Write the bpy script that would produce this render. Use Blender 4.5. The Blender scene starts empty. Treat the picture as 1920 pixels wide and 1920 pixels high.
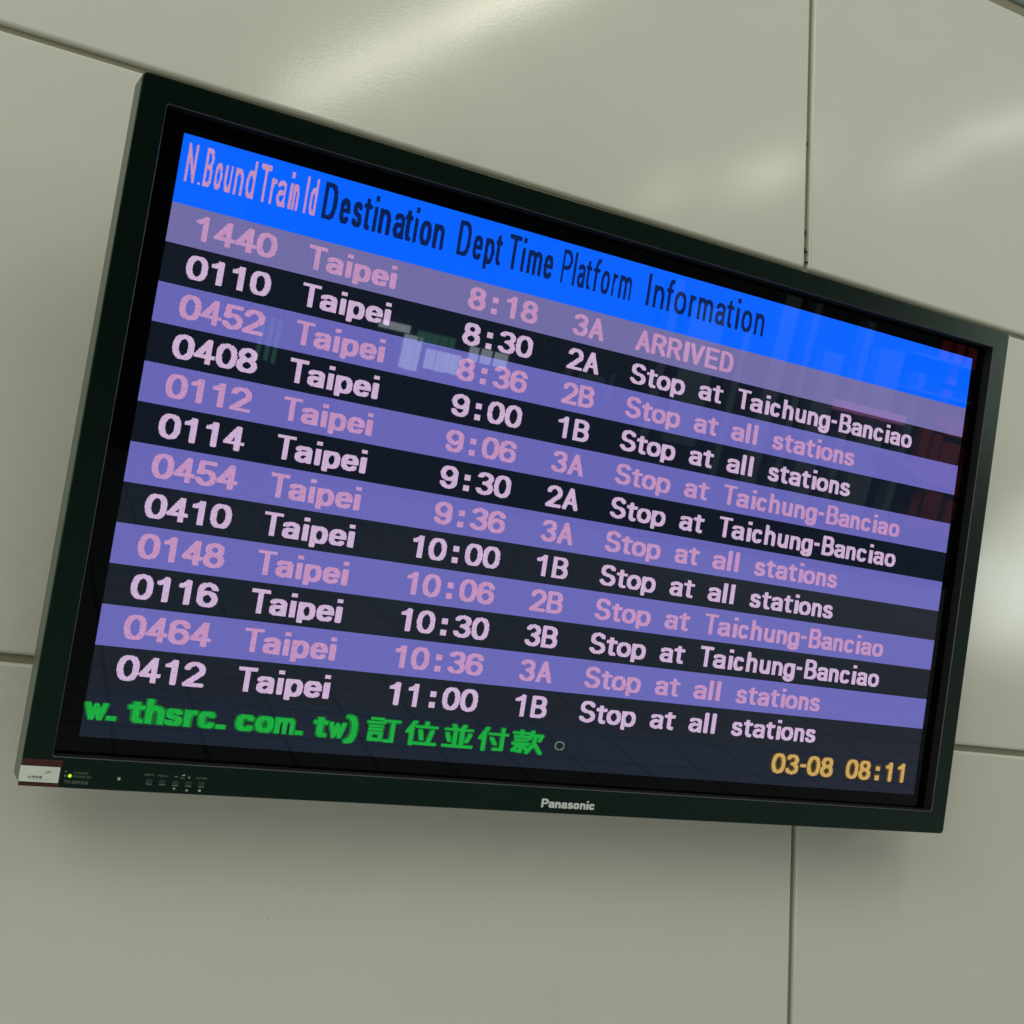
import bpy, bmesh, math, random
import numpy as np
from mathutils import Matrix, Vector

random.seed(7)
S = bpy.context.scene
D = bpy.data
COL = S.collection

# ------------------------------------------------------------------ camera
FLOOR_TO_SCREEN = 2.10            # height of the screen centre above the floor
cam_data = D.cameras.new("camera")
cam = D.objects.new("camera", cam_data)
COL.objects.link(cam)
cx_, cy_, cz_ = (0.901452, -0.425746, 0.078261), (0.161866, 0.163847, -0.973115), (0.401477, 0.889884, 0.216614)
m = Matrix(((cx_[0], -cy_[0], -cz_[0], -0.653936),
            (cx_[1], -cy_[1], -cz_[1], -1.155271),
            (cx_[2], -cy_[2], -cz_[2], -0.276206 + FLOOR_TO_SCREEN),
            (0, 0, 0, 1)))
cam.matrix_world = m
cam_data.sensor_width = 36.0
cam_data.lens = 36.0 * 2085.838 / 1920.0
cam_data.shift_x = (960 - 949.35) / 1920.0
cam_data.shift_y = -(960 - 923.39) / 1920.0
cam_data.clip_start = 0.02
cam_data.clip_end = 200
S.camera = cam

# ------------------------------------------------------------------ light
world = D.worlds.new("World")
S.world = world
world.use_nodes = True
bg = world.node_tree.nodes["Background"]
bg.inputs[0].default_value = (0.78, 0.86, 0.80, 1)
bg.inputs[1].default_value = 0.78

def area(name, loc, target, sx, sy, power, col):
    l = D.lights.new(name, 'AREA')
    l.shape = 'RECTANGLE'
    l.size, l.size_y = sx, sy
    l.energy = power
    l.color = col
    o = D.objects.new(name, l)
    COL.objects.link(o)
    o.location = loc
    d = Vector(target) - Vector(loc)
    o.rotation_euler = d.to_track_quat('-Z', 'Y').to_euler()
    return o

def tube(name, a, b, width, power, col):
    """a long ceiling luminaire from a to b shining straight down"""
    a, b = Vector(a), Vector(b)
    c = (a + b) / 2
    l = D.lights.new(name, 'AREA')
    l.shape = 'RECTANGLE'
    l.size, l.size_y = (b - a).length, width
    l.energy = power
    l.color = col
    o = D.objects.new(name, l)
    COL.objects.link(o)
    o.location = c
    o.rotation_euler = (0, 0, math.atan2(b.y - a.y, b.x - a.x))
    return o

WARM = (1.0, 0.965, 0.80)
ZC = FLOOR_TO_SCREEN + 2.0
tube("ceiling_luminaire", (0.66, -1.10, ZC), (0.02, -2.45, ZC), 0.07, 10, WARM)
for k, (lx, ly, ll, pw) in enumerate(((1.60, -2.22, .18, 2.6), (1.80, -1.95, .13, 2.0), (1.88, -1.84, .13, 3.0), (2.30, -1.50, .20, 1.6), (2.36, -1.12, .40, 3.0))):
    tube("ceiling_luminaire.%03d" % (k + 3), (lx + ll * .28, ly + ll * .42, ZC), (lx - ll * .28, ly - ll * .42, ZC), 0.11, pw * 0.28, WARM if k < 4 else (.95, 1, .95))
tube("ceiling_luminaire.002", (7.9, -5.9, ZC), (6.9, -4.3, ZC), 0.16, 22, WARM)
area("daylight_window", (7.2, -4.6, 3.3), (0.2, 0, 2.1), 2.0, 0.8, 40, (0.88, 0.98, 0.92))

area("upper_left_fill", (-3.6, -2.6, 4.6), (-0.5, 0, 1.9), 2.4, 2.4, 44, (1.0, 0.97, 0.88))  # added soft fill from upper left, not a known opening
area("low_left_fill", (-3.4, -4.2, 1.3), (-0.4, 0, 1.6), 2.2, 0.9, 25, (1.0, 0.98, 0.86))  # low fill added to lift the left and lower wall
area("hall_fill", (9.5, -10.5, 6.2), (10.5, -14, 2.4), 1.2, 0.6, 220, (0.92, 1.0, 1.0))  # added out of view to brighten the mirrored columns
area("hall_fill.001", (15.0, -11.0, 6.2), (15.4, -14, 2.6), 0.8, 0.6, 170, (1.0, 0.93, 0.90))  # likewise added, to brighten the red cladding in the reflection

S.view_settings.view_transform = 'Standard'
S.view_settings.look = 'None'
S.view_settings.exposure = 0
S.view_settings.gamma = 1
S.view_settings.use_curve_mapping = False

# ------------------------------------------------------------------ helpers
def lin(r, g, b):
    f = lambda c: (c / 255 / 12.92) if c / 255 <= 0.04045 else ((c / 255 + 0.055) / 1.055) ** 2.4
    return (f(r), f(g), f(b), 1)

def mat(name, col, rough=0.5, ior=1.45, emit=None, estr=1.0, spec=0.5):
    mt = D.materials.new(name)
    mt.use_nodes = True
    p = mt.node_tree.nodes["Principled BSDF"]
    p.inputs["Base Color"].default_value = col
    p.inputs["Roughness"].default_value = rough
    p.inputs["IOR"].default_value = ior
    p.inputs["Specular IOR Level"].default_value = spec
    if emit:
        p.inputs["Emission Color"].default_value = emit
        p.inputs["Emission Strength"].default_value = estr
    return mt

def nodes(mt):
    nt = mt.node_tree
    return nt, nt.nodes["Principled BSDF"]

def add_noise_bump(mt, scale, strength, dist=0.001, coords='Object', detail=2, scale2=None, strength2=0, dist2=0.01):
    nt, p = nodes(mt)
    tc = nt.nodes.new("ShaderNodeTexCoord")
    n = nt.nodes.new("ShaderNodeTexNoise")
    n.inputs["Scale"].default_value = scale
    n.inputs["Detail"].default_value = detail
    nt.links.new(tc.outputs[coords], n.inputs["Vector"])
    b = nt.nodes.new("ShaderNodeBump")
    b.inputs["Strength"].default_value = strength
    b.inputs["Distance"].default_value = dist
    nt.links.new(n.outputs[0], b.inputs["Height"])
    if scale2:
        n2 = nt.nodes.new("ShaderNodeTexNoise")
        n2.inputs["Scale"].default_value = scale2
        n2.inputs["Detail"].default_value = 1
        nt.links.new(tc.outputs[coords], n2.inputs["Vector"])
        b2 = nt.nodes.new("ShaderNodeBump")
        b2.inputs["Strength"].default_value = strength2
        b2.inputs["Distance"].default_value = dist2
        nt.links.new(n2.outputs[0], b2.inputs["Height"])
        nt.links.new(b2.outputs[0], b.inputs["Normal"])
    nt.links.new(b.outputs[0], p.inputs["Normal"])

def link(name, me, mt, parent=None, loc=None):
    o = D.objects.new(name, me)
    COL.objects.link(o)
    if mt is not None and len(me.materials) == 0:
        me.materials.append(mt)
    if parent:
        o.parent = parent
    if loc:
        o.location = loc
    return o

def mesh_from(name, verts, faces):
    me = D.meshes.new(name)
    me.from_pydata([tuple(v) for v in verts], [], faces)
    me.update()
    return me

def box_mesh(name, x0, x1, y0, y1, z0, z1, bevel=0.0, seg=2):
    bm = bmesh.new()
    bmesh.ops.create_cube(bm, size=1)
    for v in bm.verts:
        v.co = Vector(((x0 + x1) / 2 + v.co.x * (x1 - x0), (y0 + y1) / 2 + v.co.y * (y1 - y0), (z0 + z1) / 2 + v.co.z * (z1 - z0)))
    if bevel:
        bmesh.ops.bevel(bm, geom=list(bm.edges), offset=bevel, segments=seg, profile=0.5, affect='EDGES')
    me = D.meshes.new(name)
    bm.to_mesh(me)
    bm.free()
    if bevel:
        for p in me.polygons:
            p.use_smooth = max(abs(p.normal.x), abs(p.normal.y), abs(p.normal.z)) < 0.9999   # faces flat, rounded edges smooth
    return me

# ------------------------------------------------------------------ materials
M = {}
M['enamel'] = mat("cream_enamel", (0.60, 0.585, 0.49, 1), rough=0.15, ior=1.5)
nt, p = nodes(M['enamel'])
# faint mottling of the sprayed enamel + orange peel + slow waviness of the sheet
tc = nt.nodes.new("ShaderNodeTexCoord")
ns = nt.nodes.new("ShaderNodeTexNoise"); ns.inputs["Scale"].default_value = 7; ns.inputs["Detail"].default_value = 5
nt.links.new(tc.outputs['Object'], ns.inputs["Vector"])
cr = nt.nodes.new("ShaderNodeMix"); cr.data_type = 'RGBA'
cr.inputs[6].default_value = (0.576, 0.570, 0.474, 1); cr.inputs[7].default_value = (0.612, 0.600, 0.508, 1)
nt.links.new(ns.outputs[0], cr.inputs[0]); nt.links.new(cr.outputs[2], p.inputs["Base Color"])
sm = nt.nodes.new("ShaderNodeTexNoise"); sm.inputs["Scale"].default_value = 2.3; sm.inputs["Detail"].default_value = 9; sm.inputs["Roughness"].default_value = 0.7
nt.links.new(tc.outputs['Object'], sm.inputs["Vector"])
sr = nt.nodes.new("ShaderNodeMapRange"); sr.inputs["From Min"].default_value = 0.56; sr.inputs["From Max"].default_value = 0.80; sr.inputs["To Min"].default_value = 0.0; sr.inputs["To Max"].default_value = 0.35
nt.links.new(sm.outputs[0], sr.inputs["Value"])
vo = nt.nodes.new("ShaderNodeTexVoronoi"); vo.inputs["Scale"].default_value = 7.0
nt.links.new(tc.outputs['Object'], vo.inputs["Vector"])
vr = nt.nodes.new("ShaderNodeMapRange"); vr.inputs["From Min"].default_value = 0.008; vr.inputs["From Max"].default_value = 0.016; vr.inputs["To Min"].default_value = 0.45; vr.inputs["To Max"].default_value = 0.0
nt.links.new(vo.outputs["Distance"], vr.inputs["Value"])
mxx = nt.nodes.new("ShaderNodeMath"); mxx.operation = 'MAXIMUM'
nt.links.new(sr.outputs[0], mxx.inputs[0]); nt.links.new(vr.outputs[0], mxx.inputs[1])
dm = nt.nodes.new("ShaderNodeMix"); dm.data_type = 'RGBA'; dm.inputs[7].default_value = (0.36, 0.34, 0.27, 1)
nt.links.new(mxx.outputs[0], dm.inputs[0]); nt.links.new(cr.outputs[2], dm.inputs[6]); nt.links.new(dm.outputs[2], p.inputs["Base Color"])
mr = nt.nodes.new("ShaderNodeMapRange"); mr.inputs["To Min"].default_value = 0.13; mr.inputs["To Max"].default_value = 0.19
nt.links.new(ns.outputs[0], mr.inputs["Value"]); nt.links.new(mr.outputs[0], p.inputs["Roughness"])
add_noise_bump(M['enamel'], 230, 0.11, 0.0006, 'Object', 2, 2.4, 0.15, 0.006)
M['joint'] = mat("joint_sealant", (0.24, 0.22, 0.145, 1), rough=0.7)
add_noise_bump(M['joint'], 60, 0.4, 0.001)
M['soffit'] = mat("grey_soffit", (0.13, 0.15, 0.13, 1), rough=0.5)
add_noise_bump(M['soffit'], 30, 0.2, 0.001)
M['chip'] = mat("chipped_edge", (0.01, 0.008, 0.006, 1), rough=0.9)

M['bezel'] = mat("charcoal_plastic", (0.0012, 0.0040, 0.0022, 1), rough=0.24, ior=1.40)
M['bezel'].node_tree.nodes['Principled BSDF'].inputs['Specular Tint'].default_value = (0.62, 1.0, 0.78, 1)
add_noise_bump(M['bezel'], 1400, 0.25, 0.0003)
M['lip'] = mat('bezel_lip_lit', (0.05, 0.055, 0.05, 1), rough=0.3)  # lighter grey stands in for light caught on the opening's chamfer
M['edge'] = mat("grey_green_side", (0.085, 0.108, 0.075, 1), rough=0.4, ior=1.45)
add_noise_bump(M['edge'], 900, 0.2, 0.0003)
M['back'] = mat("black_rear", (0.006, 0.006, 0.006, 1), rough=0.6)
add_noise_bump(M['back'], 300, 0.2, 0.0005)
M['steel'] = mat("bracket_steel", (0.04, 0.04, 0.04, 1), rough=0.45)
add_noise_bump(M['steel'], 200, 0.1, 0.0003)
M['glass'] = mat("screen_border_glass", (0.0008, 0.0008, 0.001, 1), rough=0.015, ior=1.24)
M['red'] = mat("dark_red_cover", (0.050, 0.008, 0.004, 1), rough=0.35)
add_noise_bump(M['red'], 500, 0.2, 0.0003)
M['paper'] = mat("label_paper", (0.66, 0.68, 0.58, 1), rough=0.6)
add_noise_bump(M['paper'], 300, 0.1, 0.0002)
M['ink'] = mat("label_ink", (0.05, 0.05, 0.06, 1), rough=0.6)
M['inkpale'] = mat("pale_label_ink", (0.36, 0.38, 0.34, 1), rough=0.6)
M['print'] = mat("grey_print", (0.13, 0.15, 0.12, 1), rough=0.5)
M['printlight'] = mat("light_print", (0.36, 0.40, 0.34, 1), rough=0.5)
M['logo'] = mat("silver_lettering", (0.62, 0.63, 0.58, 1), rough=0.3)
M['button'] = mat("button_plastic", (0.02, 0.03, 0.024, 1), rough=0.3)
M['led'] = mat("led_green", (0.2, 0.5, 0.02, 1), rough=0.3, emit=lin(165, 235, 20), estr=1.0)

def display(name, rgb, k=1.0, noise=0.16):
    e = lin(*rgb)
    mt = mat(name, (0.004, 0.005, 0.007, 1), rough=0.015, ior=1.45, emit=(e[0] * k, e[1] * k, e[2] * k, 1))
    nt, p = nodes(mt)
    # slight unevenness of the plasma cells
    tc = nt.nodes.new("ShaderNodeTexCoord")
    n = nt.nodes.new("ShaderNodeTexNoise"); n.inputs["Scale"].default_value = 650; n.inputs["Detail"].default_value = 1
    nt.links.new(tc.outputs["Object"], n.inputs["Vector"])
    r = nt.nodes.new("ShaderNodeMapRange"); r.inputs["From Min"].default_value = 0.25; r.inputs["From Max"].default_value = 0.75
    r.inputs["To Min"].default_value = 1 - noise; r.inputs["To Max"].default_value = 1 + noise
    nt.links.new(n.outputs[0], r.inputs["Value"]); nt.links.new(r.outputs[0], p.inputs["Emission Strength"])
    return mt

M['d_head'] = display("display_blue", (0, 98, 255))
M['d_row1'] = display("display_lilac_grey", (112, 107, 163))
M['d_light'] = display("display_lilac", (103, 101, 180))
M['d_dark'] = display("display_dark", (11, 18, 30), noise=0.75)
M['d_tick'] = display("display_dark_ticker", (10, 20, 38), noise=0.75)
M['t_dark'] = display("text_pale_pink", (200, 173, 207))
M['t_light'] = display("text_rose", (190, 142, 186))
M['t_pink'] = display("text_salmon", (190, 142, 186))
M['t_navy'] = display("text_navy", (2, 28, 84))
M['t_green'] = display("text_green", (6, 165, 56))
M['t_greendk'] = display("text_green_ghost", (2, 108, 33))
M['t_gold'] = display("text_gold", (198, 158, 88))
M['t_golddk'] = display("text_gold_edge", (84, 62, 6))
M['t_ring'] = display("text_pale_green_ring", (96, 120, 96))

# ------------------------------------------------------------------ setting: the wall
WY = 0.135                                # face of the panels
Z0 = FLOOR_TO_SCREEN
wall_me = box_mesh("wall", -3.2, 3.6, WY + 0.0070, WY + 0.16, 0.0, Z0 + 1.80)
wall = link("wall", wall_me, M['joint'])
wall["kind"] = "structure"

def panel(x0, x1, z0, z1, mt=None, name="wall_panel", r=0.0045, y=WY):
    me = box_mesh(name, x0, x1, y, y + 0.0145, z0, z1, bevel=r, seg=5)
    return link(name, me, mt or M['enamel'], wall)

xs = [(-3.1, -1.234), (-1.226, 0.4073), (0.4155, 2.046), (2.054, 3.5)]
zs = [(-2.08, -0.9395), (-0.9305, -0.2372), (-0.2282, 0.4690), (0.4782, 1.1150)]
for (a, b) in xs:
    for (c, d) in zs:
        panel(a, b, Z0 + c, Z0 + d)
# deeper joint and grey soffit strip above the top row
panel(-3.1, 3.5, Z0 + 1.139, Z0 + 1.72, M['soffit'], "top_panel", 0.006, WY + 0.002)
# small chips where the sealant has come away beside the upright joint
for (x, z, w, h) in ((0.4076, 0.534, .0014, .009), (0.4076, 0.504, .0014, .009), (0.4108, 0.507, .0028, .0014), (0.4118, 0.490, .0032, .0012), (0.4076, 0.690, .0010, .006)):
    link("chip", box_mesh("chip", x, x + w, WY + 0.0015, WY + 0.006, Z0 + z, Z0 + z + h), M['chip'], wall)

# ------------------------------------------------------------------ setting: the hall that the screen mirrors
floor_m = mat("floor_tiles", (0.20, 0.21, 0.22, 1), rough=0.35)
nt, p = nodes(floor_m)
tc = nt.nodes.new("ShaderNodeTexCoord")
bt = nt.nodes.new("ShaderNodeTexBrick")
bt.offset = 0.0
bt.inputs["Scale"].default_value = 1.0
bt.inputs["Brick Width"].default_value = 0.45
bt.inputs["Row Height"].default_value = 0.45
bt.inputs["Mortar Size"].default_value = 0.012
bt.inputs["Color1"].default_value = (0.50, 0.51, 0.54, 1)
bt.inputs["Color2"].default_value = (0.44, 0.45, 0.48, 1)
bt.inputs["Mortar"].default_value = (0.26, 0.27, 0.29, 1)
nt.links.new(tc.outputs["Object"], bt.inputs["Vector"])
nt.links.new(bt.outputs["Color"], p.inputs["Base Color"])
add_noise_bump(floor_m, 20, 0.1, 0.001)
fl = link("floor", mesh_from("floor", [(-14, -18, 0), (20, -18, 0), (20, 0.2, 0), (-14, 0.2, 0)], [(0, 1, 2, 3)]), floor_m)
fl["kind"] = "structure"

HY = -14.0
far_m = mat("far_wall_paint", (0.035, 0.040, 0.042, 1), rough=0.7)
add_noise_bump(far_m, 4, 0.2, 0.01)
far = link("far_wall", box_mesh("far_wall", -14, 19, HY - 0.3, HY, 0, 8.0), far_m)
far["kind"] = "structure"
M['day'] = mat("daylit_pane", (0.3, 0.3, 0.3, 1), 0.2, emit=(0.80, 0.92, 1.0, 1), estr=4.5)
M['daygreen'] = mat("daylit_green_pane", (0.1, 0.3, 0.2, 1), 0.2, emit=(0.22, 0.75, 0.50, 1), estr=1.3)
M['sign'] = mat("lit_sign", (0.3, 0.1, 0.3, 1), 0.4, emit=(0.75, 0.26, 0.62, 1), estr=2.4)
M['pale'] = mat("pale_column", (0.24, 0.30, 0.32, 1), 0.5)
M['brick'] = mat("red_cladding", (0.55, 0.07, 0.06, 1), 0.6, emit=None)
M['dim'] = mat('dim_partition', (0.10, 0.12, 0.12, 1), 0.6)
M['darkpost'] = mat("dark_mullion", (0.02, 0.02, 0.02, 1), 0.5)
def hall(name, x0, x1, z0, z1, mt, out=0.06):
    return link(name, box_mesh(name, x0, x1, HY + 0.002, HY + out, z0, z1), mt, far)
rr = random.Random(3)
def glazing(xa, xb, za, zb, k, wmin, wmax, gap=0.03):
    """a row of panes with posts between them, uneven like half-drawn blinds"""
    x = xa
    while x < xb - 0.03:
        w = min(rr.uniform(wmin, wmax), xb - x)
        hall("window_pane", x, x + w, za + rr.uniform(0, .05) * (zb - za), zb, M[k])
        x += w + rr.uniform(gap * .5, gap * 1.6)
glazing(3.58, 4.06, 2.31, 2.42, 'day', .10, .22)
glazing(3.98, 4.30, 1.80, 2.30, 'day', .04, .12, .02)
glazing(4.16, 4.72, 2.22, 2.39, 'daygreen', .06, .16, .02)
glazing(4.34, 4.86, 1.88, 2.17, 'day', .05, .16, .02)
glazing(4.98, 5.62, 2.12, 2.34, 'day', .08, .20, .05)
glazing(2.00, 2.32, 1.50, 2.10, 'daygreen', .03, .05, .05)
for (x0, x1, z0, z1) in ((6.50, 6.62, 1.9, 2.42), (6.75, 7.20, 2.22, 2.34), (7.28, 7.36, 2.0, 2.42), (0.62, 1.5, 2.2, 4.2)):
    hall("post", x0, x1, z0, z1, M['pale'] if x0 > 2 else M['dim'])
for z in (3.32, 3.9):
    hall("rail", 12.6, 15.8, z, z + 0.035, M['pale'], 0.4)
for x, z in ((12.2, 2.15), (12.7, 2.05), (13.2, 1.9)):
    hall("bench", x, x + 0.42, z, z + 0.07, M['pale'], 0.5)
for x0, x1, k in ((7.9, 8.05, 'pale'), (8.3, 8.9, 'pale'), (9.3, 9.42, 'pale'), (9.9, 10.2, 'pale'), (10.5, 10.62, 'pale'), (10.9, 11.3, 'pale'), (11.6, 11.75, 'pale'), (12.0, 12.5, 'pale'), (12.9, 13.05, 'pale')):
    hall("column", x0, x1, 0.9 if x0 > 9 else 1.6, 3.5 + rr.random() * 0.9, M[k], 0.25)
hall("sign_board", 11.40, 12.75, 2.70, 2.86, M['sign'], 0.4)
x = 13.4
while x < 18.4:
    w = rr.uniform(.12, .42)
    z = 1.0
    while z < 5.0:
        h = rr.uniform(.35, 1.1)
        if rr.random() < .66:
            hall("red_panel", x, x + w, z, z + h, M['brick'], rr.uniform(.05, .2))
        z += h + rr.uniform(.04, .15)
    x += w + rr.uniform(.04, .22)

# ------------------------------------------------------------------ the departure monitor
ALPHA = math.radians(10.44)
W, H = 1.106, 0.622
BASE = -H / 2 - 0.0486                    # local height of the underside, measured from the screen centre
mon = D.objects.new("departure_monitor", None)
COL.objects.link(mon)
mon["label"] = "flat black departure monitor tilted down from the cream panel wall, listing northbound trains"
mon["category"] = "monitor"
mon.rotation_euler = (ALPHA, 0, 0)
rotm = Matrix.Rotation(ALPHA, 3, 'X')
mon.location = Vector((0, 0, FLOOR_TO_SCREEN)) + rotm @ Vector((0, 0, BASE))
UP = -BASE                                # local z of the screen centre

def rrect(x0, x1, z0, z1, y, r, n=4):
    """rounded rectangle loop in the local xz plane"""
    pts = []
    r = max(r, 1e-5)
    for (cx, cz, a0) in ((x1 - r, z1 - r, 0), (x0 + r, z1 - r, 90), (x0 + r, z0 + r, 180), (x1 - r, z0 + r, 270)):
        for k in range(n + 1):
            a = math.radians(a0 + 90 * k / n)
            pts.append((cx + r * math.cos(a), y, cz + r * math.sin(a)))
    return pts

def loft(name, loops, caps=(False, False), smooth=0):
    verts, faces = [], []
    n = len(loops[0])
    for lp in loops:
        verts += lp
    for i in range(len(loops) - 1):
        for k in range(n):
            a, b = i * n + k, i * n + (k + 1) % n
            faces.append((a, b, b + n, a + n))
    if caps[0]:
        faces.append(tuple(reversed(range(n))))
    if caps[1]:
        faces.append(tuple(range((len(loops) - 1) * n, len(loops) * n)))
    me = mesh_from(name, verts, faces)
    bm = bmesh.new(); bm.from_mesh(me)
    bmesh.ops.recalc_face_normals(bm, faces=bm.faces)
    bm.to_mesh(me); bm.free()
    return me

# outer edge and opening, from the screen centre
OL, OT, OR, OB = 0.0496, 0.0459, 0.0495, 0.0486
IL, IT, IR, IB = 0.0219, 0.0196, 0.0224, 0.0181
FY = -0.0142
def inner(y, g=0.0, r=0.002):
    return rrect(-W/2 - IL - g, W/2 + IR + g, UP - H/2 - IB - g, UP + H/2 + IT + g, y, r)
def outer(y, g=0.0, r=0.005, gz=None):
    gz = g if gz is None else gz
    return rrect(-W/2 - OL - g, W/2 + OR + g, UP - H/2 - OB - gz, UP + H/2 + OT + gz, y, r)

bez = loft("bezel", [inner(0.0005, 0.0, 0.0022), inner(FY + 0.0010, 0.0, 0.0022)])
link("bezel_wall", bez, M['back'], mon)
lip = loft("bezel_lip", [inner(FY + 0.0010, 0.0, 0.0022), inner(FY, 0.0008, 0.0024)])
link("bezel_lip", lip, M['lip'], mon)
bez = loft("bezel", [inner(FY, 0.0008, 0.0024),
                     outer(FY, -0.0012, 0.0045), outer(FY + 0.0004, -0.0003, 0.005), outer(FY + 0.0014, 0.0, 0.005)])
link("bezel", bez, M['bezel'], mon)
side = loft("side_shell", [outer(FY + 0.0014, 0.0, 0.005), outer(0.026, 0.0035, 0.006, 0.0012), outer(0.029, 0.0030, 0.006, 0.0008), outer(0.032, -0.006, 0.006)])
link("side_shell", side, M['edge'], mon)
rear = loft("rear_cover", [outer(0.0321, -0.006, 0.006), outer(0.040, -0.016, 0.01), outer(0.052, -0.06, 0.01), outer(0.056, -0.066, 0.01)], caps=(False, True))
link("rear_cover", rear, M['back'], mon)
glass = loft("screen_border", [inner(0.0005, -0.0002, 0.002), inner(0.003, -0.0002, 0.002)], caps=(True, True))
link("screen_border", glass, M['glass'], mon)
for sx in (-0.25, 0.25):
    link("mount_rail", box_mesh("mount_rail", sx - 0.02, sx + 0.02, 0.0562, 0.0682, UP - 0.22, UP + 0.25, 0.002), M['steel'], mon)

# tilting arms between the rails and a plate on the wall: part of the wall mount
mount = D.objects.new("wall_mount", None); COL.objects.link(mount)
mount["label"] = "dark steel tilting bracket hidden behind the departure monitor"
mount["category"] = "bracket"
mount.location = (0, WY, Z0)
link("back_plate", box_mesh("back_plate", -0.33, 0.33, -0.006, 0.0005, 0.02, 0.20, 0.002), M['steel'], mount)
for sx in (-0.25, 0.25):
    link("arm", box_mesh("arm", sx - 0.006, sx + 0.006, -0.089, -0.005, 0.05, 0.12, 0.002), M['steel'], mount)

# ------------------------------------------------------------------ dot-matrix lettering
def arc(cx, cy, rx, ry, a0, a1, n=14, e=1.0):
    pts = []
    for k in range(n + 1):
        a = math.radians(a0 + (a1 - a0) * k / n)
        c, s = math.cos(a), math.sin(a)
        c = math.copysign(abs(c) ** e, c); s = math.copysign(abs(s) ** e, s)
        pts.append((cx + rx * c, cy + ry * s))
    return pts
Q = 0.86
GL = {
 '0': [arc(.5, .5, .5, .5, 0, 360, 28, Q)],
 '1': [[(1, 0), (1, 1)], [(.95, .95), (.55, .86), (0, .80)]],
 '2': [arc(.5, .70, .5, .30, 165, -28) + [(0, 0), (1, 0)]],
 '3': [arc(.5, .76, .46, .24, 155, -90), arc(.5, .26, .5, .26, 90, -158)],
 '4': [[(.74, 0), (.74, 1), (0, .27), (1, .27)]],
 '5': [[(.93, 1), (.16, 1), (.08, .52)], arc(.5, .30, .5, .30, 135, -158)],
 '6': [arc(.5, .30, .5, .30, 0, 360, 24), [(0, .32), (0, .66)], arc(.5, .66, .5, .34, 180, 25)],
 '8': [arc(.5, .76, .43, .24, 0, 360, 22), arc(.5, .26, .5, .27, 0, 360, 22)],
 '9': [arc(.5, .70, .5, .30, 0, 360, 24), [(1, .68), (1, .34)], arc(.5, .34, .5, .34, 0, -155)],
 'A': [[(0, 0), (.5, 1), (1, 0)], [(.2, .30), (.8, .30)]],
 'B': [[(0, 0), (0, 1), (.55, 1)] + arc(.55, .76, .38, .24, 90, -90) + [(0, .52)], [(.55, .52)] + arc(.55, .26, .45, .26, 90, -90) + [(0, 0)]],
 'D': [[(0, 0), (0, 1), (.45, 1)] + arc(.45, .5, .55, .5, 90, -90, 16, .8) + [(0, 0)]],
 'E': [[(1, 1), (0, 1), (0, 0), (1, 0)], [(0, .52), (.9, .52)]],
 'I': [[(.5, 0), (.5, 1)]],
 'N': [[(0, 0), (0, 1), (1, 0), (1, 1)]],
 'P': [[(0, 0), (0, 1), (.5, 1)] + arc(.5, .73, .5, .27, 90, -90) + [(0, .46)]],
 'R': [[(0, 0), (0, 1), (.55, 1)] + arc(.55, .75, .42, .25, 90, -90) + [(0, .50)], [(.5, .5), (1, 0)]],
 'S': [arc(.5, .75, .46, .25, 25, 250) + [(.5, .50)] + arc(.5, .25, .5, .25, 70, -160)],
 'T': [[(0, 1), (1, 1)], [(.5, 1), (.5, 0)]],
 'V': [[(0, 1), (.5, 0), (1, 1)]],
}
XH = 0.70      # x-height over cap height
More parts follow.
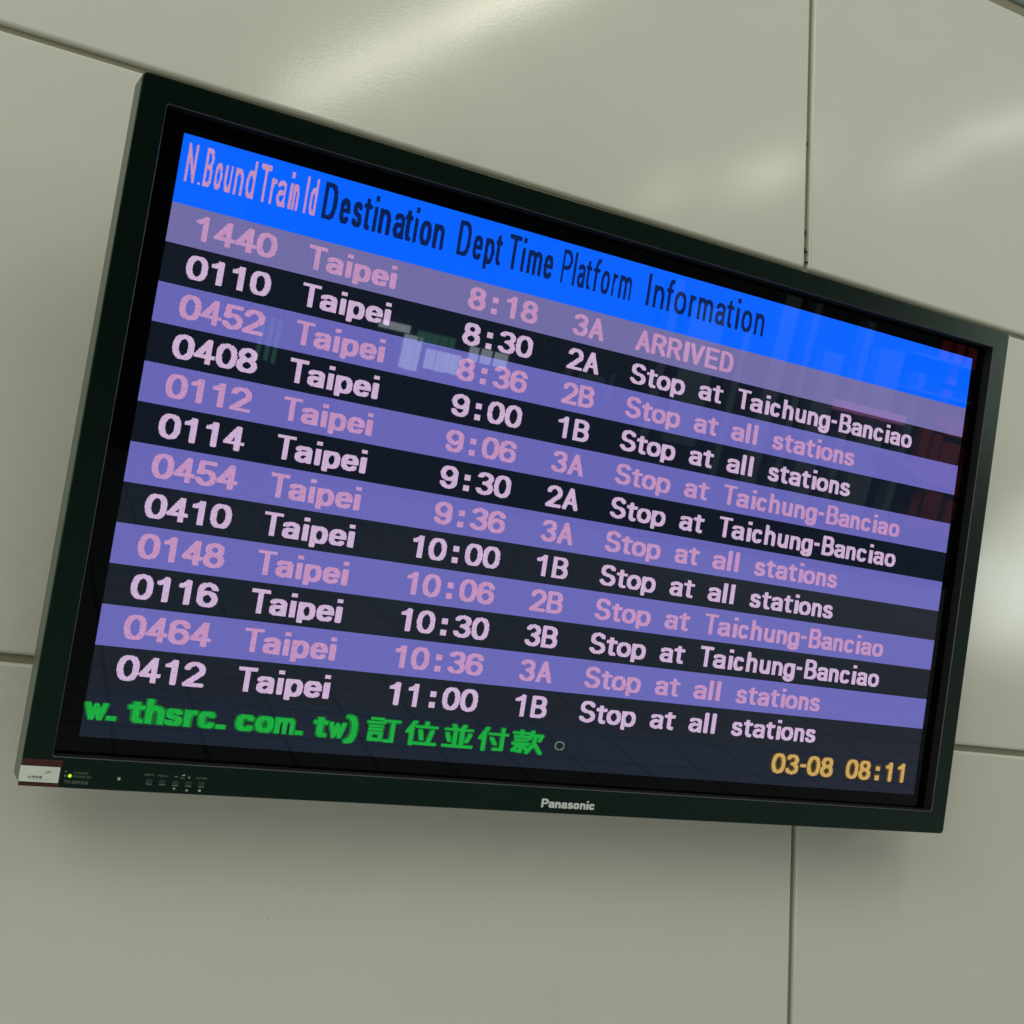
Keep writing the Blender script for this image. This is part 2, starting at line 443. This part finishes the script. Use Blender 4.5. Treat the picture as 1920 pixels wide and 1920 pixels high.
LOW = {        # (strokes, bottom, top) in cap heights
 'a': ([arc(.48, .80, .48, .20, 160, 0) + [(.96, .05), (1, 0)], [(.96, .56), (.5, .54)] + arc(.42, .28, .42, .28, 90, 270) + [(.7, .03), (.96, .22)]], 0, XH),
 'c': ([arc(.5, .5, .5, .5, 42, 318, 18, Q)], 0, XH),
 'e': ([[(0.02, .52), (1, .52)] + arc(.5, .5, .5, .5, 3, 318, 20, Q)], 0, XH),
 'o': ([arc(.5, .5, .5, .5, 0, 360, 22, Q)], 0, XH),
 's': ([arc(.5, .76, .44, .24, 25, 250) + [(.5, .50)] + arc(.5, .25, .5, .25, 70, -160)], 0, XH),
 'n': ([[(0, 0), (0, 1)], [(0, .65)] + arc(.5, .62, .5, .38, 160, 0) + [(1, 0)]], 0, XH),
 'm': ([[(0, 0), (0, 1)], [(0, .7)] + arc(.25, .7, .25, .3, 160, 0, 8) + [(.5, 0)], [(.5, .7)] + arc(.75, .7, .25, .3, 160, 0, 8) + [(1, 0)]], 0, XH),
 'u': ([[(1, 1), (1, 0)], [(0, 1)] + arc(.5, .38, .5, .38, 180, 340) + [(1, .38)]], 0, XH),
 'r': ([[(0, 0), (0, 1)], [(0, .6)] + arc(.75, .6, .7, .38, 165, 78, 8)], 0, XH),
 'w': ([[(0, 1), (.26, 0), (.5, .9), (.74, 0), (1, 1)]], 0, XH),
 'i': ([[(.5, 0), (.5, 1)]], 0, XH),
 'l': ([[(.5, 0), (.5, 1)]], 0, 1.0),
 'h': ([[(0, 0), (0, 1)], [(0, .45)] + arc(.5, .43, .5, .26, 160, 0) + [(1, 0)]], 0, 1.0),
 'd': ([[(1, 0), (1, 1)], arc(.5, .35, .5, .35, 0, 360, 22, Q)], 0, 1.0),
 't': ([[(.42, 1), (.42, .22)] + arc(.78, .2, .36, .2, 180, 285, 8), [(0, .80), (1, .80)]], 0, .86),
 'f': ([[(.36, 0), (.36, .72)] + arc(.86, .74, .5, .26, 180, 82, 8), [(0, .66), (.92, .66)]], 0, 1.0),
 'p': ([[(0, 0), (0, 1)], arc(.5, .61, .5, .39, 0, 360, 22, Q)], -.20, XH),
 'g': ([[(1, 1), (1, .2)] + arc(.5, .22, .5, .22, 0, -160), arc(.5, .63, .5, .37, 0, 360, 22, Q)], -.24, XH),
 ')': ([[(0, 1)] + arc(.0, .5, 1, .5, 75, -75, 14) + [(0, 0)]], -.18, 1.06),
}
CJK = {
 'order': [[(.12, 1), (.42, 1)], [(0, .84), (.48, .84)], [(.07, .67), (.42, .67)], [(.07, .52), (.42, .52)], [(.07, .06), (.07, .36), (.42, .36), (.42, .06), (.07, .06)], [(.53, .93), (1, .93)], [(.80, .93), (.80, .04), (.58, .04)]],
 'seat': [[(.24, 1), (.02, .55)], [(.15, .72), (.15, 0)], [(.66, 1), (.66, .82)], [(.34, .80), (1, .80)], [(.46, .62), (.52, .25)], [(.88, .62), (.76, .10)], [(.30, .04), (1, .04)]],
 'and': [[(.30, 1), (.38, .84)], [(.72, 1), (.62, .84)], [(.05, .80), (.97, .80)], [(.38, .80), (.38, .08)], [(.63, .80), (.63, .08)], [(.08, .60), (.19, .28)], [(.94, .60), (.82, .28)], [(0, .04), (1, .04)]],
 'hand_over': [[(.26, 1), (.02, .52)], [(.16, .70), (.16, 0)], [(.38, .74), (1, .74)], [(.84, 1), (.84, .04), (.58, .04)], [(.45, .54), (.58, .28)]],
 'sum': [[(0, .90), (.52, .90)], [(.25, 1), (.25, .72)], [(.05, .73), (.46, .73)], [(.08, .56), (.44, .56)], [(0, .40), (.52, .40)], [(.26, .40), (.26, .02), (.14, .05)], [(.12, .27), (0, .06)], [(.38, .27), (.50, .12)], [(.66, 1), (.54, .64)], [(.62, .83), (1, .83), (.92, .60)], [(.76, .70), (.72, .40), (.50, 0)], [(.74, .44), (1, 0)]],
}
PX = W * 1000 / 1366.0            # one display pixel, in mm

def raster(strokes, x0, x1, z0, z1, bx, bz):
    """strokes in the unit box -> set of display pixels; all in mm, brush bx wide and bz high"""
    ax, az = bx / 2, bz / 2
    X0, X1 = x0 + ax, x1 - ax
    if X1 < X0:
        X0 = X1 = (x0 + x1) / 2
        ax = (x1 - x0) / 2
    Z0_, Z1_ = z0 + az, z1 - az
    i0, i1 = int(math.floor(x0 / PX)) - 1, int(math.ceil(x1 / PX)) + 1
    j0, j1 = int(math.floor(z0 / PX)) - 1, int(math.ceil(z1 / PX)) + 1
    gx = (np.arange(i0, i1) + .5) * PX
    gz = (np.arange(j0, j1) + .5) * PX
    GX, GZ = np.meshgrid(gx, gz)
    on = np.zeros(GX.shape, bool)
    for st in strokes:
        P = [((X0 + u * (X1 - X0)) / ax, (Z0_ + v * (Z1_ - Z0_)) / az) for u, v in st]
        for (a, b) in zip(P[:-1], P[1:]):
            dx, dz = b[0] - a[0], b[1] - a[1]
            L = dx * dx + dz * dz + 1e-12
            px, pz = GX / ax - a[0], GZ / az - a[1]
            t = np.clip((px * dx + pz * dz) / L, 0, 1)
            ex, ez = np.abs(px - t * dx), np.abs(pz - t * dz)
            # squarish brush: stroke ends stay blunt, as in a bitmap face
            on |= (ex ** 4 + ez ** 4) <= 1.0
    return on, i0, j0

def quads(on, i0, j0, verts, faces, y):
    """merge runs of pixels into rectangles"""
    open_ = {}
    out = []
    for j in range(on.shape[0] + 1):
        runs = {}
        if j < on.shape[0]:
            row = on[j]; k = 0
            while k < len(row):
                if row[k]:
                    s = k
                    while k < len(row) and row[k]:
                        k += 1
                    runs[(s, k)] = True
                else:
                    k += 1
        for key in list(open_):
            if key not in runs:
                out.append((key[0], key[1], open_.pop(key), j))
        for key in runs:
            open_.setdefault(key, j)
    for (a, b, c, d) in out:
        xa, xb = (i0 + a) * PX / 1000 - W / 2, (i0 + b) * PX / 1000 - W / 2
        za, zb = (j0 + c) * PX / 1000, (j0 + d) * PX / 1000
        n = len(verts)
        verts += [(xa, y, za), (xb, y, za), (xb, y, zb), (xa, y, zb)]
        faces.append((n, n + 1, n + 2, n + 3))

TOPZ = UP + H / 2                 # local z of the top edge of the picture

def lettering(name, glyphs, base, cap, bx, bz, mt, parent, y=-0.0007, tbar=None, grow=0.0, label=None, squares=None):
    """glyphs: (char, x_left, x_right) in mm from the left edge; base, cap in mm down from the top edge"""
    verts, faces = [], []
    b = TOPZ * 1000 - base
    for (ch, xa, xb) in glyphs:
        xa, xb = xa - grow, xb + grow
        w = bx + 2 * grow; h = bz + 2 * grow * .5
        gb, gt = b, b + cap
        if ch in '.':
            sq = [(xa, xb, gb, gb + min(bx, cap * .2) * 1.0)]
        elif ch == ':':
            s = xb - xa
            sq = [(xa, xb, gb + .3, gb + s * .85), (xa, xb, gb + cap * .51, gb + cap * .51 + s * .80)]
        elif ch == '-':
            sq = [(xa, xb, gb + cap * .40, gb + cap * .40 + bz)]
        else:
            sq = []
            if ch in CJK:
                st, lo, hi = CJK[ch], 0, 1
            elif ch in GL:
                st, lo, hi = GL[ch], 0, 1
            else:
                st, lo, hi = LOW[ch]
            hh = h
            wide = w
            if ch == 'm':
                wide = min(w, (xb - xa) * .24)
            if ch == 'w':
                wide = min(w, (xb - xa) * .26)
            if ch == 'e' or ch == 's' or ch == 'a':
                hh = min(h, cap * (hi - lo) * .23)
            if ch in 'il' or ch == 'I':
                wide = xb - xa
            if ch == 'T' and tbar:
                on, i0, j0 = raster([[(0, .5), (1, .5)]], xa, xb, gt - tbar, gt, tbar, tbar)
                quads(on, i0, j0, verts, faces, y)
                xm = (xa + xb) / 2
                on, i0, j0 = raster([[(.5, 0), (.5, 1)]], xm - w / 2, xm + w / 2, gb, gt - tbar + PX, w, h)
                quads(on, i0, j0, verts, faces, y - 0.00002)
                continue
            on, i0, j0 = raster(st, xa, xb, gb + lo * cap - grow * .5, gb + hi * cap + grow * .5, wide, hh)
            quads(on, i0, j0, verts, faces, y)
            if ch == 'i':
                sq = [(xa, xb, gb + cap * .84, gb + cap * .99)]
        for (p0, p1, q0, q1) in sq:
            on = np.ones((max(1, round((q1 - q0) / PX)), max(1, round((p1 - p0) / PX))), bool)
            quads(on, round(p0 / PX), round(q0 / PX), verts, faces, y)
    me = mesh_from(name, verts, faces)
    o = link(name, me, mt, parent)
    if label:
        o["label"] = label
    return o

def band(name, za, zb, mt, y=0.0, label=None):
    me = mesh_from(name, [(-W/2, y, TOPZ - za/1000), (-W/2, y, TOPZ - zb/1000), (W/2, y, TOPZ - zb/1000), (W/2, y, TOPZ - za/1000)], [(0, 1, 2, 3)])
    o = link(name, me, mt, mon)
    if label:
        o["label"] = label
    return o

# header
hd = band("header_band", 0.0, 72.4, M['d_head'], label="bright blue heading strip of the timetable")
HB, HC = 49.0, 40.6
lettering("heading", [('N',7.3,17.1),('.',20.7,23.4),('B',25.9,34.2),('o',37.0,44.2),('u',47.2,54.6),('n',57.6,66.1),('d',69.8,78.4),('T',82.8,94.2),('r',95.8,101.6),('a',103.0,112.4),('i',115.9,119.2),('n',120.2,126.0),('I',132.6,135.0),('d',138.4,145.8)],
          HB, HC, 2.2, 5.0, M['t_pink'], hd, tbar=6.0, label="narrow pink heading N.Bound Train Id")
lettering("heading", [('D',152.8,168.3),('e',172.1,183.7),('s',186.6,197.7),('t',198.6,207.9),('i',210.6,214.7),('n',217.2,230.5),('a',234.3,247.4),('t',246.9,256.1),('i',257.9,262.0),('o',265.7,279.3),('n',282.0,295.1)],
          HB, HC, 4.5, 5.4, M['t_navy'], hd, label="dark navy heading Destination")
lettering("heading", [('D',312.1,327.2),('e',331.0,342.8),('p',345.7,357.6),('t',358.8,367.0),('T',374.8,390.2),('i',392.9,396.9),('m',400.5,419.6),('e',422.2,434.1)],
          HB, HC, 4.0, 5.2, M['t_navy'], hd, label="dark navy heading Dept Time")
lettering("heading", [('P',445.9,458.8),('l',461.7,464.9),('a',468.1,477.6),('t',478.6,486.2),('f',488.4,498.0),('o',500.3,511.8),('r',515.4,522.9),('m',525.7,542.8)],
          HB, HC, 3.0, 5.0, M['t_navy'], hd, label="narrow dark navy heading Platform")
lettering("heading", [('I',565.0,569.5),('n',575.0,590.0),('f',592.6,603.3),('o',605.6,622.9),('r',627.2,636.6),('m',640.2,663.0),('a',667.8,682.3),('t',683.6,695.0),('i',698.6,703.2),('o',707.9,724.0),('n',728.6,743.6)],
          HB, HC, 4.1, 5.0, M['t_navy'], hd, label="dark navy heading Information")

# rows
ALL = [('S',559.3,581.3),('t',582.0,597.6),('o',597.6,617.6),('p',618.8,638.8),('a',660.1,679.4),('t',680.3,696.4),('a',717.5,737.1),('l',740.2,746.4),('l',751.6,757.8),
       ('s',782.8,800.3),('t',801.3,816.1),('a',817.0,835.8),('t',836.8,852.0),('i',854.6,861.1),('o',862.3,882.2),('n',883.8,900.6),('s',902.4,919.6)]
BAN = [('S',559.3,581.3),('t',582.0,597.6),('o',597.6,617.6),('p',618.8,638.8),('a',660.1,679.4),('t',680.3,696.4),('T',718.6,739.3),('a',739.8,759.4),('i',763.2,769.6),('c',771.6,788.2),('h',791.6,809.0),
       ('u',812.6,829.6),('n',833.0,850.0),('g',851.6,870.0),('-',873.0,882.3),('B',886.8,906.6),('a',907.8,925.9),('n',927.9,944.4),('c',946.2,963.8),('i',967.6,974.4),('a',976.0,994.2),('o',995.6,1015.0)]
ARR = [('A',560.2,581.2),('R',583.0,603.6),('R',605.6,626.2),('I',630.0,637.0),('V',638.6,659.6),('E',662.6,682.2),('D',684.8,704.9)]
TAI = [('T',146.2,167.0),('a',167.4,186.4),('i',189.4,196.0),('p',198.7,218.0),('e',219.0,238.8),('i',240.8,247.6)]

def digits(s, x0, pitch, w):
    out = []
    for i, ch in enumerate(s):
        a = x0 + i * pitch
        if ch == '1':
            out.append((ch, a + 2.6, a + w - 6.4))
        elif ch == ':':
            out.append((ch, a + 7.4, a + 15.0))
        elif ch == ' ':
            continue
        else:
            out.append((ch, a, a + w))
    return out

ROWS = [("1440", "8:18", "3A", ARR), ("0110", "8:30", "2A", BAN), ("0452", "8:36", "2B", ALL), ("0408", "9:00", "1B", ALL),
        ("0112", "9:06", "3A", BAN), ("0114", "9:30", "2A", BAN), ("0454", "9:36", "3A", ALL), ("0410", "10:00", "1B", ALL),
        ("0148", "10:06", "2B", BAN), ("0116", "10:30", "3B", BAN), ("0464", "10:36", "3A", ALL), ("0412", "11:00", "1B", ALL)]
PITCH = 41.57
for i, (num, tm, pf, info) in enumerate(ROWS):
    top = 72.4 + PITCH * i
    light = i % 2 == 0
    bm_ = M['d_row1'] if i == 0 else (M['d_light'] if light else M['d_dark'])
    b = band("row_band", top, top + PITCH, bm_, label=("lilac" if light else "near-black") + " timetable row of train " + num)
    tm_ = M['t_light'] if light else M['t_dark']
    base = top + 33.1
    lettering("train_number", digits(num, 24.5, 22.0, 21.9), base, 25.7, 6.3, 3.9, tm_, b)
    lettering("destination", TAI, base, 25.7, 6.3, 3.9, tm_, b, tbar=3.6)
    lettering("departure_time", digits(tm, 335.4 - (22.4 if len(tm) == 5 else 0), 22.45, 21.9), base, 25.7, 6.2, 3.8, tm_, b)
    g = [(pf[0], 471.6 if pf[0] != '1' else 472.4, 492.2 if pf[0] != '1' else 485.6), (pf[1], 494.0, 515.0)]
    lettering("platform", g, base, 25.7, 5.8, 3.8, tm_, b)
    word = [info[0]]
    for gl in info[1:] + [None]:
        if gl is None or gl[1] - word[-1][2] > 12:
            lettering("information_word", word, base, 25.7, 5.7, 3.7, tm_, b, tbar=3.4)
            word = []
        word.append(gl)

# ticker and clock
tk = band("ticker_band", 72.4 + PITCH * 12, 622.0, M['d_tick'], label="dark strip with the scrolling green notice and clock")
T1 = [('w',1.0,22.4),('.',22.6,31.4),('t',42.4,59.4),('h',60.0,78.6),('s',79.2,97.2),('r',98.8,112.4),('c',113.0,131.1),('.',132.2,141.6),
      ('c',152.5,172.6),('o',173.4,193.0),('m',194.6,215.4),('.',216.8,225.0),('t',236.8,252.6),('w',254.0,272.6),(')',272.4,286.2)]
lettering("ticker_ghost", T1, 604.4, 25.0, 7.4, 4.6, M['t_greendk'], tk, y=-0.0005, grow=1.7)
lettering("ticker_text", T1, 604.4, 25.0, 6.6, 4.0, M['t_green'], tk, y=-0.0009)
T2 = [('order',296.4,336.4),('seat',342.0,381.6),('and',388.0,426.6),('hand_over',431.6,471.0),('sum',475.6,517.0)]
lettering("ticker_ghost", T2, 606.0, 28.2, 6.2, 3.8, M['t_greendk'], tk, y=-0.0005, grow=.6)
lettering("ticker_text", T2, 605.8, 27.8, 5.0, 3.0, M['t_green'], tk, y=-0.0009)
lettering("full_stop", [('0', 532.6, 546.0)], 598.8, 10.6, 1.8, 1.4, M['t_ring'], tk)
CLK = [('0',854.3,876.2),('3',876.8,898.2),('-',901.0,910.8),('0',912.6,934.1),('8',935.1,956.6),('0',978.8,1000.3),('8',1000.9,1021.9),(':',1030.3,1037.8),('1',1048.4,1060.3),('1',1070.6,1082.4)]
for nm, part in (("date", CLK[:5]), ("clock", CLK[5:])):
    lettering(nm + "_halo", part, 606.3, 26.0, 7.2, 4.8, M['t_golddk'], tk, y=-0.0005, grow=1.5)
    lettering(nm, part, 606.3, 26.0, 5.8, 3.8, M['t_gold'], tk, y=-0.0009)

# ------------------------------------------------------------------ printing and controls on the lower bezel
def L(x, ydown):
    return x / 1000.0, UP - ydown / 1000.0

def text(name, body, x0, x1, ytop, ybase, mt, parent=mon, offset=0.0, depth=0.00015, y=FY - 0.0002, shear=0.0, label=None):
    """flat lettering fitted to a width and cap height (mm from the screen centre)"""
    cu = D.curves.new(name + "_curve", 'FONT')
    cu.body = body
    cu.size = 1.0
    cu.offset = offset
    cu.shear = shear
    cu.resolution_u = 3
    tmp = D.objects.new("tmp", cu)
    COL.objects.link(tmp)
    dg = bpy.context.evaluated_depsgraph_get()
    dg.update()
    me = D.meshes.new_from_object(tmp.evaluated_get(dg))
    D.objects.remove(tmp)
    co = np.array([v.co[:] for v in me.vertices])
    xa, xb = co[:, 0].min(), co[:, 0].max()
    zt = 0.73 if body.lower() != body or any(c.isdigit() for c in body) else co[:, 1].max()
    zt = co[:, 1].max() if True else zt
    X0, Zb = L(x0, ybase)
    X1, Zt = L(x1, ytop)
    for v in me.vertices:
        u = (v.co.x - xa) / (xb - xa)
        w = v.co.y / zt
        v.co = Vector((X0 + u * (X1 - X0), y, Zb + w * (Zt - Zb)))
    me.materials.clear()
    me.name = name
    bm = bmesh.new(); bm.from_mesh(me)
    if depth:
        g = bmesh.ops.extrude_face_region(bm, geom=bm.faces[:])
        for e in g['geom']:
            if isinstance(e, bmesh.types.BMVert):
                e.co.y -= depth
    bmesh.ops.recalc_face_normals(bm, faces=bm.faces)
    bm.to_mesh(me); bm.free()
    o = link(name, me, mt, parent)
    if label:
        o["label"] = label
    return o

def plate(name, corners, mt, y0, y1, parent=mon, bevel=0.0):
    x0, z1 = L(corners[0], corners[1]); x1, z0 = L(corners[2], corners[3])
    return link(name, box_mesh(name, x0, x1, y0, y1, z0, z1, bevel), mt, parent)

# the maker's name: raised, smooth letters from the same pen on a much finer grid
PX_KEEP = PX
PX = 0.16
LG = [('P',-33.7,-24.2),('a',-24.0,-16.2),('n',-15.4,-7.6),('a',-6.9,0.9),('s',1.6,8.9),('o',9.2,17.3),('n',18.2,26.0),('i',26.9,30.0),('c',30.6,38.2)]
lg = lettering("maker_lettering", [(c, a + W * 500, b + W * 500) for c, a, b in LG], H * 500 + 352.9, 10.4, 2.9, 2.1, M['logo'], mon, y=FY - 0.0005)
lg["label"] = "silver maker's name on the lower bezel"
PX = PX_KEEP
# dark red cover in the corner, label stuck on it
cov = plate("corner_cover", (-602.0, 332.8, -565.0, 359.0), M['red'], FY - 0.0009, FY + 0.0002, bevel=0.0004)
cov["label"] = "dark red translucent cover in the lower corner"
st = plate("sticker", (-602.6, 339.4, -566.3, 354.7), M['paper'], FY - 0.0013, FY - 0.0009)
st["label"] = "white inventory sticker with small black print"
ys = FY - 0.00135
text("print", "台灣高鐵", -594.6, -581.5, 348.6, 350.9, M['ink'], st, 0.012, 0.0, ys)
text("print", "Taiwan High Speed Rail", -593.4, -574.8, 351.7, 352.6, M['inkpale'], st, 0.01, 0.0, ys)
vs, fs = [], []
for (dx, dy, w) in ((-583.2, 347.4, 1.2), (-580.4, 346.2, 5.0), (-579.8, 345.2, 5.4), (-578.8, 344.2, 5.0)):
    x, z = L(dx, dy); n = len(vs)
    vs += [(x, ys, z), (x + w/1000, ys, z + .0002), (x + w/1000 + .0006, ys, z + .0011), (x + .0008, ys, z + .0008)]
    fs.append((n, n+1, n+2, n+3))
link("emblem", mesh_from("emblem", vs, fs), M['inkpale'], st)

def disc(name, x, yd, r, mt, y0, y1, parent=mon):
    cx, cz = L(x, yd)
    n = 16
    vs = [(cx + r*math.cos(2*math.pi*k/n), y1, cz + r*math.sin(2*math.pi*k/n)) for k in range(n)]
    vs += [(cx + r*.8*math.cos(2*math.pi*k/n), y0, cz + r*.8*math.sin(2*math.pi*k/n)) for k in range(n)]
    fs = [(k, (k+1) % n, n + (k+1) % n, n + k) for k in range(n)] + [tuple(range(n, 2*n))]
    return link(name, mesh_from(name, vs, fs), mt, parent)
o = disc("power_led", -556.4, 347.3, 0.0018, M['led'], FY - 0.0010, FY + 0.0002)
o["label"] = "small glowing yellow-green power light"
text("print", "STANDBY", -553.6, -539.2, 342.9, 345.1, M['print'], depth=0)
text("print", "POWER ON", -553.4, -536.4, 346.5, 348.8, M['print'], depth=0)
text("print", "TH-50PHD8", -561.0, -538.6, 351.6, 354.9, M['print'], depth=0)

def tri(name, pts, mt):
    vs = []
    for x, yd in pts:
        X, Z = L(x, yd); vs.append((X, FY - 0.0002, Z))
    return link(name, mesh_from(name, vs, [tuple(range(len(vs)))]), mt, mon)
tri("symbol", [(-561.8, 343.9), (-559.8, 343.9), (-560.6, 341.9)], M['print'])
tri("symbol", [(-561.6, 346.4), (-559.6, 346.4), (-559.8, 348.6), (-561.4, 348.6)], M['print'])
plate("sensor_window", (-511.2, 346.0, -508.6, 348.9), M['printlight'], FY - 0.0004, FY + 0.0002)
text("print", "INPUT", -485.5, -476.1, 340.8, 342.9, M['print'], depth=0)
text("print", "MENU", -472.4, -462.6, 341.0, 343.1, M['print'], depth=0)
text("print", "VOL", -451.1, -445.6, 342.1, 344.1, M['print'], depth=0)
text("print", "ENTER/", -434.2, -423.0, 341.2, 343.3, M['print'], depth=0)
tri("symbol", [(-449.6, 340.9), (-446.2, 340.9), (-446.2, 338.8)], M['printlight'])
tri("symbol", [(-456.1, 341.7), (-456.1, 342.2), (-453.2, 342.2), (-453.2, 341.7)], M['printlight'])
tri("symbol", [(-442.6, 342.0), (-442.6, 342.6), (-440.4, 342.6), (-440.4, 342.0)], M['printlight'])
tri("symbol", [(-441.8, 343.4), (-441.2, 343.4), (-441.2, 341.2), (-441.8, 341.2)], M['printlight']).location.y = -0.00005
tri("symbol", [(-456.5, 353.5), (-454.8, 355.7), (-453.1, 353.5)], M['printlight'])
tri("symbol", [(-443.5, 356.2), (-440.1, 356.2), (-441.8, 353.9)], M['printlight'])
tri("symbol", [(-430.2, 353.8), (-430.2, 356.0), (-427.6, 356.0), (-427.6, 353.8)], M['printlight'])
first = None
for xa in (-483.6, -470.6, -457.5, -444.4, -431.3):
    if first is None:
        me = box_mesh("button", -0.0031, 0.0031, -0.0012, 0.0004, -0.0023, 0.0021, 0.0005)
        me2 = mesh_from("button_edge", [(-.0030, -.0012, -.0024), (.0030, -.0012, -.0024), (.0030, -.0009, -.0030), (-.0030, -.0009, -.0030)], [(0, 1, 2, 3)])
        me.materials.append(M['button']); me2.materials.append(M['printlight'])
        first = True
    X, Z = L(xa + 3.1, 348.2)
    b = link("button", me, None, mon, (X, FY, Z))
    link("button_edge", me2, None, b)
